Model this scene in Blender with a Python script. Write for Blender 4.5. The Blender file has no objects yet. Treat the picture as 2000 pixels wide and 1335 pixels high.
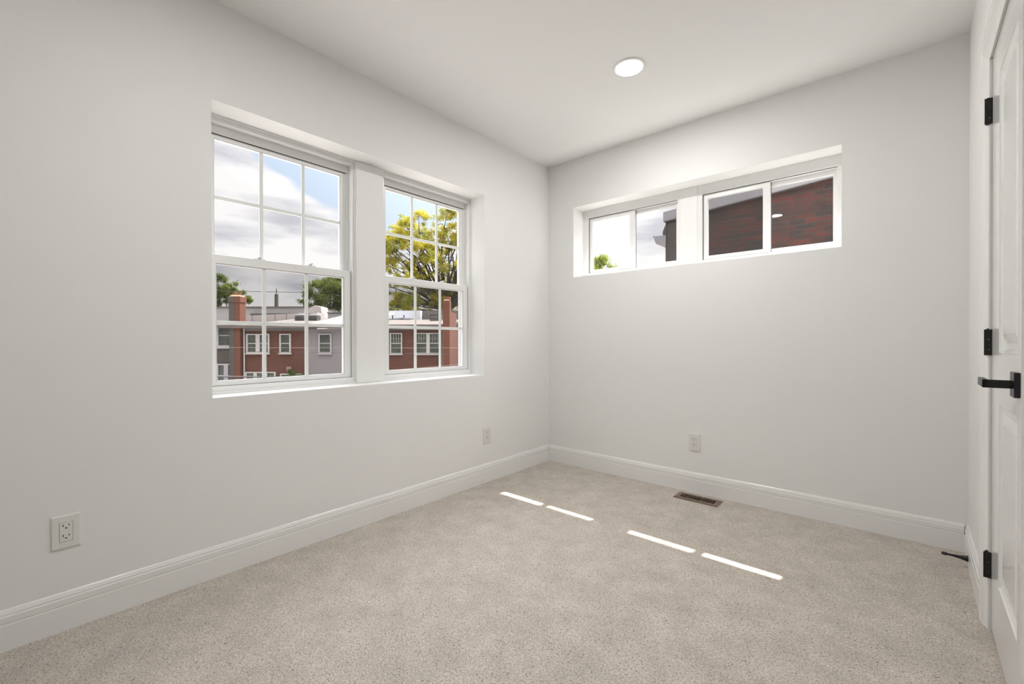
import bpy, math, random
from mathutils import Vector, Matrix
PI = math.pi
R = math.radians
SC = bpy.context.scene
COL = SC.collection

# ------------------------------------------------------------------ camera
CAM = Vector((2.1691, -2.9541, 1.002))
YAW, PITCH, ROLL, FPX = 0.71715, -0.0041, -0.0015, 852.5
cd = bpy.data.cameras.new('camera'); cam = bpy.data.objects.new('camera', cd); COL.objects.link(cam)
cd.sensor_width = 36.0; cd.lens = FPX / 2000 * 36.0; cd.clip_start = 0.02; cd.clip_end = 600
F = Vector((-math.sin(YAW) * math.cos(PITCH), math.cos(YAW) * math.cos(PITCH), math.sin(PITCH)))
RT = Vector((math.cos(YAW), math.sin(YAW), 0)); UP = RT.cross(F)
R2 = RT * math.cos(ROLL) + UP * math.sin(ROLL); U2 = R2.cross(F)
cam.matrix_world = Matrix(((R2.x, U2.x, -F.x, CAM.x), (R2.y, U2.y, -F.y, CAM.y), (R2.z, U2.z, -F.z, CAM.z), (0, 0, 0, 1)))
SC.camera = cam

# ------------------------------------------------------------------ colour management
vs = SC.view_settings
SC.display_settings.display_device = 'sRGB'
vs.view_transform = 'Standard'; vs.look = 'None'; vs.gamma = 1.0; vs.use_curve_mapping = False
vs.exposure = 0.39

# ------------------------------------------------------------------ sun (high, from beyond the back wall)
SUNDIR = Vector((0.048, 0.54, 1.0)).normalized()
sd = bpy.data.lights.new('sun', 'SUN'); sd.energy = 11.5; sd.angle = R(0.55); sd.color = (1.0, 0.95, 0.88)
sun = bpy.data.objects.new('sun', sd); COL.objects.link(sun); sun.location = (10, 40, 60)
sun.rotation_euler = SUNDIR.to_track_quat('Z', 'Y').to_euler()

# ------------------------------------------------------------------ sky with broken cloud
def build_world():
    w = bpy.data.worlds.new('sky'); SC.world = w; w.use_nodes = True
    nt = w.node_tree; N = nt.nodes; L = nt.links; N.clear()
    tc = N.new('ShaderNodeTexCoord')
    sep = N.new('ShaderNodeSeparateXYZ'); L.new(tc.outputs['Generated'], sep.inputs[0])
    def math_(op, a, b=None, c=None, clamp=False):
        n = N.new('ShaderNodeMath'); n.operation = op; n.use_clamp = clamp
        for i, v in enumerate((a, b, c)):
            if v is None: continue
            if isinstance(v, (int, float)): n.inputs[i].default_value = v
            else: L.new(v, n.inputs[i])
        return n.outputs[0]
    mp = N.new('ShaderNodeMapping'); mp.inputs['Scale'].default_value = (1.0, 1.0, 3.0)
    mp.inputs['Location'].default_value = (0.35, 1.2, 0.10)
    L.new(tc.outputs['Generated'], mp.inputs[0])
    n1 = N.new('ShaderNodeTexNoise'); n1.inputs['Scale'].default_value = 3.2; n1.inputs['Detail'].default_value = 8
    n1.inputs['Roughness'].default_value = 0.52; n1.inputs['Distortion'].default_value = 0.25
    L.new(mp.outputs[0], n1.inputs['Vector'])
    n2 = N.new('ShaderNodeTexNoise'); n2.inputs['Scale'].default_value = 4.5; n2.inputs['Detail'].default_value = 5
    mp2 = N.new('ShaderNodeMapping'); mp2.inputs['Scale'].default_value = (1.0, 1.0, 4.0); mp2.inputs['Location'].default_value = (4, 2, 7)
    L.new(tc.outputs['Generated'], mp2.inputs[0]); L.new(mp2.outputs[0], n2.inputs['Vector'])
    # clear patch: high in the west, the rest of the sky is mostly cloud
    dot = N.new('ShaderNodeVectorMath'); dot.operation = 'DOT_PRODUCT'
    L.new(tc.outputs['Generated'], dot.inputs[0])
    dot.inputs[1].default_value = Vector((-0.732, 0.491, 0.473)).normalized()
    clear = N.new('ShaderNodeMapRange'); clear.inputs['From Min'].default_value = 0.954; clear.inputs['From Max'].default_value = 0.974
    clear.inputs['To Min'].default_value = 0.0; clear.inputs['To Max'].default_value = 0.56
    L.new(dot.outputs['Value'], clear.inputs['Value'])
    f = math_('SUBTRACT', math_('ADD', n1.outputs['Fac'], 0.24), clear.outputs[0])
    cov = N.new('ShaderNodeMapRange'); cov.interpolation_type = 'SMOOTHSTEP'
    cov.inputs['From Min'].default_value = 0.40; cov.inputs['From Max'].default_value = 0.56
    L.new(f, cov.inputs['Value'])
    # cloud tone
    cr = N.new('ShaderNodeValToRGB'); e = cr.color_ramp.elements
    e[0].position = 0.38; e[0].color = (0.50, 0.495, 0.54, 1); e[1].position = 0.56; e[1].color = (0.80, 0.775, 0.78, 1)
    L.new(n2.outputs['Fac'], cr.inputs[0])
    bl = N.new('ShaderNodeValToRGB'); e = bl.color_ramp.elements
    e[0].position = 0.0; e[0].color = (0.53, 0.59, 0.68, 1); e[1].position = 0.7; e[1].color = (0.36, 0.46, 0.62, 1)
    L.new(sep.outputs['Z'], bl.inputs[0])
    mx = N.new('ShaderNodeMix'); mx.data_type = 'RGBA'
    L.new(cov.outputs[0], mx.inputs[0]); L.new(bl.outputs[0], mx.inputs[6]); L.new(cr.outputs[0], mx.inputs[7])
    # brighter towards the sun
    ds = N.new('ShaderNodeVectorMath'); ds.operation = 'DOT_PRODUCT'
    L.new(tc.outputs['Generated'], ds.inputs[0]); ds.inputs[1].default_value = SUNDIR
    gl = N.new('ShaderNodeMapRange'); gl.inputs['From Min'].default_value = 0.35; gl.inputs['From Max'].default_value = 1.0
    gl.inputs['To Min'].default_value = 1.0; gl.inputs['To Max'].default_value = 3.0
    L.new(ds.outputs['Value'], gl.inputs['Value'])
    # sky brightened overhead, out of view, to add fill light through the windows
    up = N.new('ShaderNodeMapRange'); up.interpolation_type = 'SMOOTHSTEP'
    up.inputs['From Min'].default_value = 0.36; up.inputs['From Max'].default_value = 0.75
    up.inputs['To Min'].default_value = 0.98; up.inputs['To Max'].default_value = 4.9
    L.new(sep.outputs['Z'], up.inputs['Value'])
    bg = N.new('ShaderNodeBackground'); L.new(mx.outputs[2], bg.inputs[0]); L.new(math_('MULTIPLY', gl.outputs[0], up.outputs[0]), bg.inputs[1])
    out = N.new('ShaderNodeOutputWorld'); L.new(bg.outputs[0], out.inputs[0])
build_world()

# ------------------------------------------------------------------ materials
MATS = {}
def new_mat(name):
    m = bpy.data.materials.new(name); m.use_nodes = True; MATS[name] = m
    b = m.node_tree.nodes['Principled BSDF']
    return m, m.node_tree.nodes, m.node_tree.links, b
def simple(name, col, rough=0.5, metal=0.0, spec=0.5, noise=0.0, nscale=6.0, bump=0.0, bscale=200.0, emit=None):
    m, N, L, b = new_mat(name)
    b.inputs['Base Color'].default_value = (*col, 1); b.inputs['Roughness'].default_value = rough
    b.inputs['Metallic'].default_value = metal; b.inputs['Specular IOR Level'].default_value = spec
    tc = N.new('ShaderNodeTexCoord')
    if noise:
        n = N.new('ShaderNodeTexNoise'); n.inputs['Scale'].default_value = nscale; n.inputs['Detail'].default_value = 4
        L.new(tc.outputs['Object'], n.inputs['Vector'])
        r = N.new('ShaderNodeValToRGB'); e = r.color_ramp.elements
        e[0].position = 0.3; e[1].position = 0.7
        e[0].color = (*[c * (1 - noise) for c in col], 1); e[1].color = (*[min(1, c * (1 + noise)) for c in col], 1)
        L.new(n.outputs['Fac'], r.inputs[0]); L.new(r.outputs[0], b.inputs['Base Color'])
    if bump:
        n = N.new('ShaderNodeTexNoise'); n.inputs['Scale'].default_value = bscale; n.inputs['Detail'].default_value = 3
        L.new(tc.outputs['Object'], n.inputs['Vector'])
        bp = N.new('ShaderNodeBump'); bp.inputs['Strength'].default_value = bump; bp.inputs['Distance'].default_value = 0.002
        L.new(n.outputs['Fac'], bp.inputs['Height']); L.new(bp.outputs[0], b.inputs['Normal'])
    if emit:
        b.inputs['Emission Color'].default_value = (*emit[0], 1); b.inputs['Emission Strength'].default_value = emit[1]
    return m
simple('wall_paint', (0.875, 0.872, 0.858), 0.55, spec=0.35, noise=0.006, nscale=1.5, bump=0.04, bscale=260)
simple('ceiling_paint', (0.935, 0.93, 0.92), 0.75, spec=0.2, bump=0.03, bscale=200)
simple('trim_paint', (0.88, 0.875, 0.86), 0.22, spec=0.5)
simple('door_paint', (0.86, 0.855, 0.84), 0.13, spec=0.6)
simple('vinyl', (0.84, 0.84, 0.83), 0.28, spec=0.5)
simple('sash_vinyl', (0.84, 0.84, 0.83), 0.28, spec=0.5)
simple('outlet_plastic', (0.80, 0.79, 0.76), 0.3)
simple('outlet_slot', (0.02, 0.02, 0.02), 0.6)
simple('gap_shade', (0.12, 0.12, 0.11), 0.8)  # shade tone for the strips drawn as sash shadow gaps
simple('black_metal', (0.010, 0.010, 0.010), 0.32, metal=0.3, spec=0.5)
simple('black_rubber', (0.012, 0.011, 0.011), 0.6)
simple('brown_metal', (0.27, 0.19, 0.14), 0.38, metal=0.5, noise=0.06, nscale=40)
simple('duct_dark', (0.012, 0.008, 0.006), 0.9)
simple('screw_metal', (0.10, 0.10, 0.10), 0.25, metal=0.8)
simple('lamp_lens', (0.9, 0.9, 0.9), 0.4, emit=((1.0, 0.998, 0.978), 258.0))
simple('dimmed_lens', (0.9, 0.9, 0.9), 0.4, emit=((1.0, 0.998, 0.978), 208.0))
simple('lamp_trim', (0.86, 0.86, 0.85), 0.35)
def glass(name, tint=(0.985, 0.99, 0.985), gloss=1.0):
    m, N, L, b = new_mat(name); N.remove(b)
    out = [n for n in N if n.type == 'OUTPUT_MATERIAL'][0]
    tr = N.new('ShaderNodeBsdfTransparent'); tr.inputs[0].default_value = (*tint, 1)
    gs = N.new('ShaderNodeBsdfGlossy'); gs.inputs['Roughness'].default_value = 0.01; gs.inputs['Color'].default_value = (gloss,) * 3 + (1,)
    lw = N.new('ShaderNodeLayerWeight'); lw.inputs['Blend'].default_value = 0.5
    pw = N.new('ShaderNodeMath'); pw.operation = 'POWER'; L.new(lw.outputs['Facing'], pw.inputs[0]); pw.inputs[1].default_value = 5.0
    fr = N.new('ShaderNodeMath'); fr.operation = 'MULTIPLY_ADD'; L.new(pw.outputs[0], fr.inputs[0]); fr.inputs[1].default_value = 0.96; fr.inputs[2].default_value = 0.010
    mx = N.new('ShaderNodeMixShader'); L.new(fr.outputs[0], mx.inputs[0]); L.new(tr.outputs[0], mx.inputs[1]); L.new(gs.outputs[0], mx.inputs[2])
    L.new(mx.outputs[0], out.inputs[0])
glass('glass')
def screen_mat():
    m, N, L, b = new_mat('insect_mesh'); N.remove(b)
    out = [n for n in N if n.type == 'OUTPUT_MATERIAL'][0]
    tr = N.new('ShaderNodeBsdfTransparent')
    df = N.new('ShaderNodeBsdfDiffuse'); df.inputs[0].default_value = (0.03, 0.03, 0.03, 1)
    mx = N.new('ShaderNodeMixShader'); mx.inputs[0].default_value = 0.22
    L.new(tr.outputs[0], mx.inputs[1]); L.new(df.outputs[0], mx.inputs[2]); L.new(mx.outputs[0], out.inputs[0])
screen_mat()
def carpet():
    m, N, L, b = new_mat('carpet')
    tc = N.new('ShaderNodeTexCoord')
    # curly pile: noise warped cells
    wn = N.new('ShaderNodeTexNoise'); wn.inputs['Scale'].default_value = 130; wn.inputs['Detail'].default_value = 2
    L.new(tc.outputs['Object'], wn.inputs['Vector'])
    ad = N.new('ShaderNodeVectorMath'); ad.operation = 'MULTIPLY_ADD'; ad.inputs[1].default_value = (0.020, 0.020, 0.0)
    L.new(wn.outputs['Color'], ad.inputs[0]); L.new(tc.outputs['Object'], ad.inputs[2])
    v = N.new('ShaderNodeTexNoise'); v.inputs['Scale'].default_value = 270; v.inputs['Detail'].default_value = 2; v.inputs['Roughness'].default_value = 0.5
    v.inputs['Distortion'].default_value = 0.4
    L.new(ad.outputs[0], v.inputs['Vector'])
    big = N.new('ShaderNodeTexNoise'); big.inputs['Scale'].default_value = 8; big.inputs['Detail'].default_value = 5; big.inputs['Roughness'].default_value = 0.6
    L.new(tc.outputs['Object'], big.inputs['Vector'])
    r = N.new('ShaderNodeValToRGB'); e = r.color_ramp.elements
    e[0].position = 0.34; e[0].color = (0.25, 0.212, 0.178, 1); e[1].position = 0.66; e[1].color = (0.78, 0.715, 0.645, 1)
    k = e.new(0.47); k.color = (0.60, 0.535, 0.470, 1)
    L.new(v.outputs['Fac'], r.inputs[0])
    r2 = N.new('ShaderNodeMapRange'); r2.inputs['From Min'].default_value = 0.3; r2.inputs['From Max'].default_value = 0.7
    r2.inputs['To Min'].default_value = 0.87; r2.inputs['To Max'].default_value = 1.09
    L.new(big.outputs['Fac'], r2.inputs['Value'])
    ml = N.new('ShaderNodeVectorMath'); ml.operation = 'SCALE'; L.new(r.outputs[0], ml.inputs[0]); L.new(r2.outputs[0], ml.inputs['Scale'])
    L.new(ml.outputs[0], b.inputs['Base Color'])
    b.inputs['Roughness'].default_value = 0.95; b.inputs['Specular IOR Level'].default_value = 0.1
    b.inputs['Sheen Weight'].default_value = 0.12; b.inputs['Sheen Roughness'].default_value = 0.5
    bp = N.new('ShaderNodeBump'); bp.inputs['Strength'].default_value = 0.55; bp.inputs['Distance'].default_value = 0.006
    L.new(v.outputs['Fac'], bp.inputs['Height']); L.new(bp.outputs[0], b.inputs['Normal'])
carpet()
def brick(name, c1, c2, mortar, bw=0.215, rh=0.075, ms=0.010, var=None, soot=0.0, rough=0.85, nscale=1.2):
    """running-bond brickwork in object space; u = x + y so that faces along either axis read correctly"""
    m, N, L, b = new_mat(name)
    tc = N.new('ShaderNodeTexCoord'); sp = N.new('ShaderNodeSeparateXYZ'); L.new(tc.outputs['Object'], sp.inputs[0])
    a = N.new('ShaderNodeMath'); a.operation = 'ADD'; L.new(sp.outputs[0], a.inputs[0]); L.new(sp.outputs[1], a.inputs[1])
    cb = N.new('ShaderNodeCombineXYZ'); L.new(a.outputs[0], cb.inputs[0]); L.new(sp.outputs[2], cb.inputs[1])
    wob = N.new('ShaderNodeTexNoise'); wob.inputs['Scale'].default_value = 9; L.new(tc.outputs['Object'], wob.inputs['Vector'])
    wa = N.new('ShaderNodeVectorMath'); wa.operation = 'MULTIPLY_ADD'; wa.inputs[1].default_value = (0.012, 0.012, 0)
    L.new(wob.outputs['Color'], wa.inputs[0]); L.new(cb.outputs[0], wa.inputs[2])
    bt = N.new('ShaderNodeTexBrick'); L.new(wa.outputs[0], bt.inputs['Vector'])
    bt.inputs['Scale'].default_value = 1.0; bt.inputs['Brick Width'].default_value = bw; bt.inputs['Row Height'].default_value = rh
    bt.inputs['Mortar Size'].default_value = ms; bt.inputs['Mortar Smooth'].default_value = 0.3
    bt.inputs['Color1'].default_value = (*c1, 1); bt.inputs['Color2'].default_value = (*c2, 1); bt.inputs['Mortar'].default_value = (*mortar, 1)
    bt.inputs['Bias'].default_value = 0.0
    n = N.new('ShaderNodeTexNoise'); n.inputs['Scale'].default_value = nscale; n.inputs['Detail'].default_value = 8; n.inputs['Roughness'].default_value = 0.7
    L.new(tc.outputs['Object'], n.inputs['Vector'])
    mr = N.new('ShaderNodeMapRange'); mr.inputs['From Min'].default_value = 0.38; mr.inputs['From Max'].default_value = 0.62
    mr.inputs['To Min'].default_value = 0.0; mr.inputs['To Max'].default_value = max(soot, 0.12)
    L.new(n.outputs['Fac'], mr.inputs['Value'])
    mx = N.new('ShaderNodeMix'); mx.data_type = 'RGBA'; L.new(mr.outputs[0], mx.inputs[0]); L.new(bt.outputs['Color'], mx.inputs[6])
    mx.inputs[7].default_value = (*(var or [c * 0.7 for c in c1]), 1)
    L.new(mx.outputs[2], b.inputs['Base Color']); b.inputs['Roughness'].default_value = rough
    iv = N.new('ShaderNodeMath'); iv.operation = 'SUBTRACT'; iv.inputs[0].default_value = 1; L.new(bt.outputs['Fac'], iv.inputs[1])
    bp = N.new('ShaderNodeBump'); bp.inputs['Strength'].default_value = 0.5; bp.inputs['Distance'].default_value = 0.008
    L.new(iv.outputs[0], bp.inputs['Height']); L.new(bp.outputs[0], b.inputs['Normal'])
brick('red_brick', (0.090, 0.021, 0.009), (0.072, 0.016, 0.007), (0.088, 0.045, 0.030), ms=0.012)
brick('chimney_brick', (0.125, 0.028, 0.009), (0.097, 0.021, 0.007), (0.12, 0.055, 0.034), ms=0.012)
brick('taupe_brick', (0.066, 0.053, 0.044), (0.062, 0.050, 0.041), (0.055, 0.045, 0.038), ms=0.008)
brick('grey_brick', (0.20, 0.18, 0.182), (0.195, 0.176, 0.178), (0.175, 0.158, 0.160), ms=0.008)
brick('old_brick', (0.092, 0.019, 0.012), (0.026, 0.017, 0.015), (0.048, 0.036, 0.026), bw=0.205, rh=0.070, ms=0.008, var=(0.019, 0.015, 0.014), soot=0.85, nscale=3.2)
simple('house_white', (0.36, 0.345, 0.325), 0.5)
simple('house_trim_lilac', (0.30, 0.285, 0.30), 0.5)
simple('house_glass', (0.050, 0.057, 0.045), 0.12, spec=0.5, noise=0.35, nscale=1.7)
simple('house_blind', (0.12, 0.125, 0.11), 0.5)
simple('roof_tan', (0.105, 0.086, 0.077), 0.8, noise=0.12, nscale=0.8)
simple('roof_taupe', (0.095, 0.083, 0.079), 0.8, noise=0.10, nscale=0.7)
simple('roof_white', (0.35, 0.345, 0.34), 0.6, noise=0.04, nscale=1.0)
simple('parapet_grey', (0.115, 0.108, 0.105), 0.8, noise=0.10, nscale=0.6)
simple('shingle_dark', (0.065, 0.057, 0.054), 0.9, noise=0.2, nscale=3)
simple('membrane_white', (0.24, 0.247, 0.265), 0.45, noise=0.05, nscale=0.9)
simple('stucco_taupe', (0.38, 0.335, 0.32), 0.85, noise=0.08, nscale=0.8)
simple('stucco_grey', (0.29, 0.28, 0.275), 0.85, noise=0.08, nscale=0.6)
simple('membrane_wall', (0.64, 0.66, 0.70), 0.5, noise=0.06, nscale=0.9)
simple('mansard_shingle', (0.135, 0.120, 0.112), 0.9, noise=0.2, nscale=3)
simple('vent_metal', (0.065, 0.065, 0.06), 0.6, metal=0.2)
simple('flashing', (0.20, 0.19, 0.20), 0.55, noise=0.06, nscale=2)
simple('stucco_dark', (0.050, 0.043, 0.038), 0.9, noise=0.15, nscale=5)
simple('terracotta', (0.16, 0.042, 0.018), 0.8)
simple('mortar_cap', (0.24, 0.17, 0.11), 0.9)
simple('pole_wood', (0.05, 0.038, 0.03), 0.85)
simple('cable_black', (0.03, 0.03, 0.03), 0.6)
simple('cable_pale', (0.20, 0.17, 0.15), 0.6)
simple('concrete', (0.27, 0.262, 0.25), 0.9, noise=0.1, nscale=0.5)
simple('bark', (0.028, 0.020, 0.015), 0.95, noise=0.3, nscale=4)
simple('fixture_pink', (0.22, 0.13, 0.11), 0.6)
simple('own_brick', (0.30, 0.13, 0.09), 0.9, noise=0.2, nscale=3)
def leaf(name, ca, cb, tr=0.5, nscale=0.5):
    m, N, L, b = new_mat(name); N.remove(b)
    out = [n for n in N if n.type == 'OUTPUT_MATERIAL'][0]
    tc = N.new('ShaderNodeTexCoord'); n = N.new('ShaderNodeTexNoise'); n.inputs['Scale'].default_value = nscale; n.inputs['Detail'].default_value = 6
    n.inputs['Roughness'].default_value = 0.75
    L.new(tc.outputs['Object'], n.inputs['Vector'])
    r = N.new('ShaderNodeValToRGB'); e = r.color_ramp.elements; e[0].position = 0.36; e[1].position = 0.62
    e[0].color = (*ca, 1); e[1].color = (*cb, 1); L.new(n.outputs['Fac'], r.inputs[0])
    d = N.new('ShaderNodeBsdfDiffuse'); t = N.new('ShaderNodeBsdfTranslucent'); L.new(r.outputs[0], d.inputs[0]); L.new(r.outputs[0], t.inputs[0])
    mx = N.new('ShaderNodeMixShader'); mx.inputs[0].default_value = tr
    L.new(d.outputs[0], mx.inputs[1]); L.new(t.outputs[0], mx.inputs[2]); L.new(mx.outputs[0], out.inputs[0])
leaf('leaf_gold', (0.11, 0.155, 0.026), (0.43, 0.35, 0.035))
leaf('leaf_green', (0.055, 0.090, 0.020), (0.150, 0.175, 0.040), tr=0.4)
leaf('leaf_lime', (0.11, 0.155, 0.025), (0.24, 0.25, 0.05))

# ------------------------------------------------------------------ mesh helpers
class MB:
    """collects solids; build() links them as ONE mesh object"""
    def __init__(s): s.v = []; s.f = []
    def add(s, vs_, fs_):
        o = len(s.v); s.v += [tuple(p) for p in vs_]; s.f += [tuple(i + o for i in f) for f in fs_]; return s
    def box(s, x0, x1, y0, y1, z0, z1):
        if x0 > x1: x0, x1 = x1, x0
        if y0 > y1: y0, y1 = y1, y0
        if z0 > z1: z0, z1 = z1, z0
        return s.add([(x0, y0, z0), (x1, y0, z0), (x1, y1, z0), (x0, y1, z0), (x0, y0, z1), (x1, y0, z1), (x1, y1, z1), (x0, y1, z1)],
                     [(0, 3, 2, 1), (4, 5, 6, 7), (0, 1, 5, 4), (1, 2, 6, 5), (2, 3, 7, 6), (3, 0, 4, 7)])
    def hexa(s, p):
        """eight corners: bottom four anticlockwise, then top four"""
        return s.add(p, [(0, 3, 2, 1), (4, 5, 6, 7), (0, 1, 5, 4), (1, 2, 6, 5), (2, 3, 7, 6), (3, 0, 4, 7)])
    def extrude(s, prof, a, b, frame):
        """closed profile [(n, z)] swept from a to b along the frame's run axis; frame(run, n, z) -> point"""
        k = len(prof)
        vs_ = [frame(a, n, z) for n, z in prof] + [frame(b, n, z) for n, z in prof]
        fs_ = [(i, (i + 1) % k, (i + 1) % k + k, i + k) for i in range(k)] + [tuple(range(k - 1, -1, -1)), tuple(range(k, 2 * k))]
        return s.add(vs_, fs_)
    def ring(s, o, i, frame, d0, d1):
        """flat rectangular ring o=(a0,a1,b0,b1) around i, from depth d0 to d1; frame(a, b, d)"""
        (a0, a1, b0, b1), (c0, c1, e0, e1) = o, i
        O = [(a0, b0), (a1, b0), (a1, b1), (a0, b1)]; I = [(c0, e0), (c1, e0), (c1, e1), (c0, e1)]
        vs_ = [frame(a, b, d) for d in (d0, d1) for a, b in O + I]
        fs_ = []
        for k in range(4):
            n = (k + 1) % 4
            fs_ += [(k, n, 4 + n, 4 + k), (8 + k, 12 + k, 12 + n, 8 + n), (k, 8 + k, 8 + n, n), (4 + k, 4 + n, 12 + n, 12 + k)]
        return s.add(vs_, fs_)
    def cyl(s, p0, p1, r0, r1=None, n=20):
        r1 = r0 if r1 is None else r1
        p0, p1 = Vector(p0), Vector(p1); d = (p1 - p0).normalized(); a = d.orthogonal().normalized(); b = d.cross(a)
        vs_ = [p + (a * math.cos(2 * PI * i / n) + b * math.sin(2 * PI * i / n)) * r for p, r in ((p0, r0), (p1, r1)) for i in range(n)]
        return s.add(vs_, [(i, (i + 1) % n, (i + 1) % n + n, i + n) for i in range(n)] + [tuple(range(n - 1, -1, -1)), tuple(range(n, 2 * n))])
    def lathe(s, prof, c, n=48, axis='z'):
        """prof [(r, h)] turned about an axis through c"""
        c = Vector(c); vs_ = []
        for r, h in prof:
            for i in range(n):
                a = 2 * PI * i / n; q = (r * math.cos(a), r * math.sin(a), h)
                if axis == 'x': q = (h, q[0], q[1])
                vs_.append(c + Vector(q))
        k = len(prof)
        fs_ = [(j * n + i, j * n + (i + 1) % n, (j + 1) * n + (i + 1) % n, (j + 1) * n + i) for j in range(k - 1) for i in range(n)]
        fs_ += [tuple(range(n - 1, -1, -1)), tuple(range((k - 1) * n, k * n))]
        return s.add(vs_, fs_)
    def tube(s, pts, radii, n=6):
        vs_ = []; pts = [Vector(p) for p in pts]
        for k, p in enumerate(pts):
            d = (pts[min(k + 1, len(pts) - 1)] - pts[max(k - 1, 0)]).normalized()
            a = d.cross(Vector((0.3, 0.2, 1))).normalized(); b = d.cross(a)
            for i in range(n):
                t = 2 * PI * i / n; vs_.append(p + (a * math.cos(t) + b * math.sin(t)) * radii[k])
        m = len(pts)
        return s.add(vs_, [(j * n + i, j * n + (i + 1) % n, (j + 1) * n + (i + 1) % n, (j + 1) * n + i) for j in range(m - 1) for i in range(n)]
                     + [tuple(range(n - 1, -1, -1)), tuple(range((m - 1) * n, m * n))])
    def build(s, name, mat, parent=None, bevel=0.0, smooth=False, seg=2, fix=True):
        me = bpy.data.meshes.new(name); me.from_pydata(s.v, [], s.f); me.update()
        o = bpy.data.objects.new(name, me); COL.objects.link(o)
        me.materials.append(MATS[mat] if isinstance(mat, str) else mat)
        if fix:
            import bmesh
            bm = bmesh.new(); bm.from_mesh(me); bmesh.ops.recalc_face_normals(bm, faces=bm.faces); bm.to_mesh(me); bm.free()
        if parent: o.parent = parent
        if smooth:
            for p in me.polygons: p.use_smooth = True
            e = o.modifiers.new('edges', 'EDGE_SPLIT'); e.split_angle = R(35)
        if bevel:
            b = o.modifiers.new('bevel', 'BEVEL'); b.width = bevel; b.segments = seg; b.limit_method = 'ANGLE'; b.angle_limit = R(40)
        return o
def tag(o, label=None, cat=None, group=None, kind=None):
    if label: o['label'] = label
    if cat: o['category'] = cat
    if group: o['group'] = group
    if kind: o['kind'] = kind
    return o
def empty(name, loc, rz=0.0):
    o = bpy.data.objects.new(name, None); COL.objects.link(o); o.location = loc; o.rotation_euler = (0, 0, rz); o.empty_display_size = 0.1
    return o
def struct(o, label, cat): return tag(o, label, cat, kind='structure')
def copy_tree(o, parent=None):
    c = o.copy(); COL.objects.link(c); c.parent = parent
    for ch in list(o.children): copy_tree(ch, c)
    return c

# ================================================================== ROOM SHELL
H = 2.44
W = 2.439
YN = -4.25                        # wall behind the camera
# openings: left wall (plane x = 0) and back wall (plane y = 0)
LY0, LY1, LZ0, LZ1 = -2.396, -0.762, 0.758, 2.022
BX0, BX1, BZ0, BZ1 = 0.2465, 1.960, 1.505, 2.058
TW = 0.25                         # thickness of the outside walls
def yzx(a, b, d): return (d, a, b)       # frame for things in the left wall: a = y, b = z, depth = x
def xzy(a, b, d): return (a, d, b)       # frame for things in the back wall: a = x, b = z, depth = y

m = MB().ring((YN, TW, 0.0, H), (LY0, LY1, LZ0, LZ1), yzx, 0.0, -TW)
struct(m.build('wall_left', 'wall_paint'), 'white painted wall on the left with the big window recess', 'wall')
m = MB().ring((0.0, W + 0.30, 0.0, H), (BX0, BX1, BZ0, BZ1), xzy, 0.0, TW)
struct(m.build('wall_back', 'wall_paint'), 'white painted wall at the far end with the high strip of sliding windows', 'wall')
m = MB().box(-0.0, W + 0.9, YN, 0.0, -0.12, 0.0)
fl = struct(m.build('floor', 'carpet'), 'pale beige cut pile carpet floor', 'floor')
m = MB().box(-TW, W + 0.9, YN - 0.15, TW, H, H + 0.12)
struct(m.build('ceiling', 'ceiling_paint'), 'smooth white ceiling', 'ceiling')
m = MB().box(-TW, W + 0.9, YN - 0.15, YN, -0.12, H)
struct(m.build('wall_front', 'wall_paint'), 'white wall behind the viewpoint', 'wall')
m = MB().box(-TW, 0.0, YN, TW, -0.12, 0.0).box(0, W + 0.9, 0.0, TW, -0.12, 0.0)
struct(m.build('trim_1', 'own_brick'), 'sill course under the outside walls', 'trim')

# the right wall is 1.5 degrees off square; everything on it is built in its own frame
RW = (W, 0.0, 0.0); RWROT = -math.atan(0.026)
def on_right(o): o.location = RW; o.rotation_euler = (0, 0, RWROT); return o
DY0, DY1, DTOP = -0.742, -1.293, 1.967    # door slab
JY = -0.7255                               # hinge jamb face
m = MB()
m.box(0.0, 0.12, 0.0, JY, 0.0, H)                      # between corner and door
m.box(0.0, 0.12, JY, -1.345, DTOP + 0.014, H)          # over the door
m.box(0.030, 0.12, -1.345, -4.35, 0.0, H)              # beyond the door, set back
m.box(0.70, 0.78, 0.0, -2.0, 0.0, H)                   # back of the closet
struct(on_right(m.build('wall_right', 'wall_paint')), 'white painted wall on the right beside the door', 'wall')

# mullion posts: drywalled piers between the paired windows
m = MB().box(-0.125, -TW, -1.665, -1.490, LZ0, LZ1)
struct(m.build('trim_2', 'wall_paint', bevel=0.004), 'white post between the two tall sash windows', 'trim')
m = MB().box(1.040, 1.157, 0.142, TW, BZ0, BZ1)
struct(m.build('trim_3', 'wall_paint', bevel=0.003), 'white post between the two sliding windows', 'trim')

# baseboards
BP = [(0.0, 0.0), (0.014, 0.0), (0.014, 0.082), (0.0135, 0.0845), (0.0105, 0.0858), (0.0105, 0.0880), (0.0125, 0.0895), (0.0125, 0.109),
      (0.0115, 0.111), (0.0085, 0.1125), (0.0085, 0.1150), (0.0100, 0.1165), (0.0075, 0.123), (0.0050, 0.129), (0.0030, 0.131), (0.0, 0.131)]
m = MB().extrude(BP, YN + 0.001, -0.001, lambda r, n, z: (n, r, z))
struct(m.build('baseboard_left', 'trim_paint'), 'white moulded baseboard along the left wall', 'baseboard')
m = MB().extrude(BP, 0.0145, W - 0.0145, lambda r, n, z: (r, -n, z))
struct(m.build('baseboard_back', 'trim_paint'), 'white moulded baseboard along the far wall', 'baseboard')
m = MB().extrude(BP, -0.001, -0.663, lambda r, n, z: (-n, r, z))
struct(on_right(m.build('baseboard_right', 'trim_paint')), 'short white baseboard between the far corner and the door casing', 'baseboard')

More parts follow.
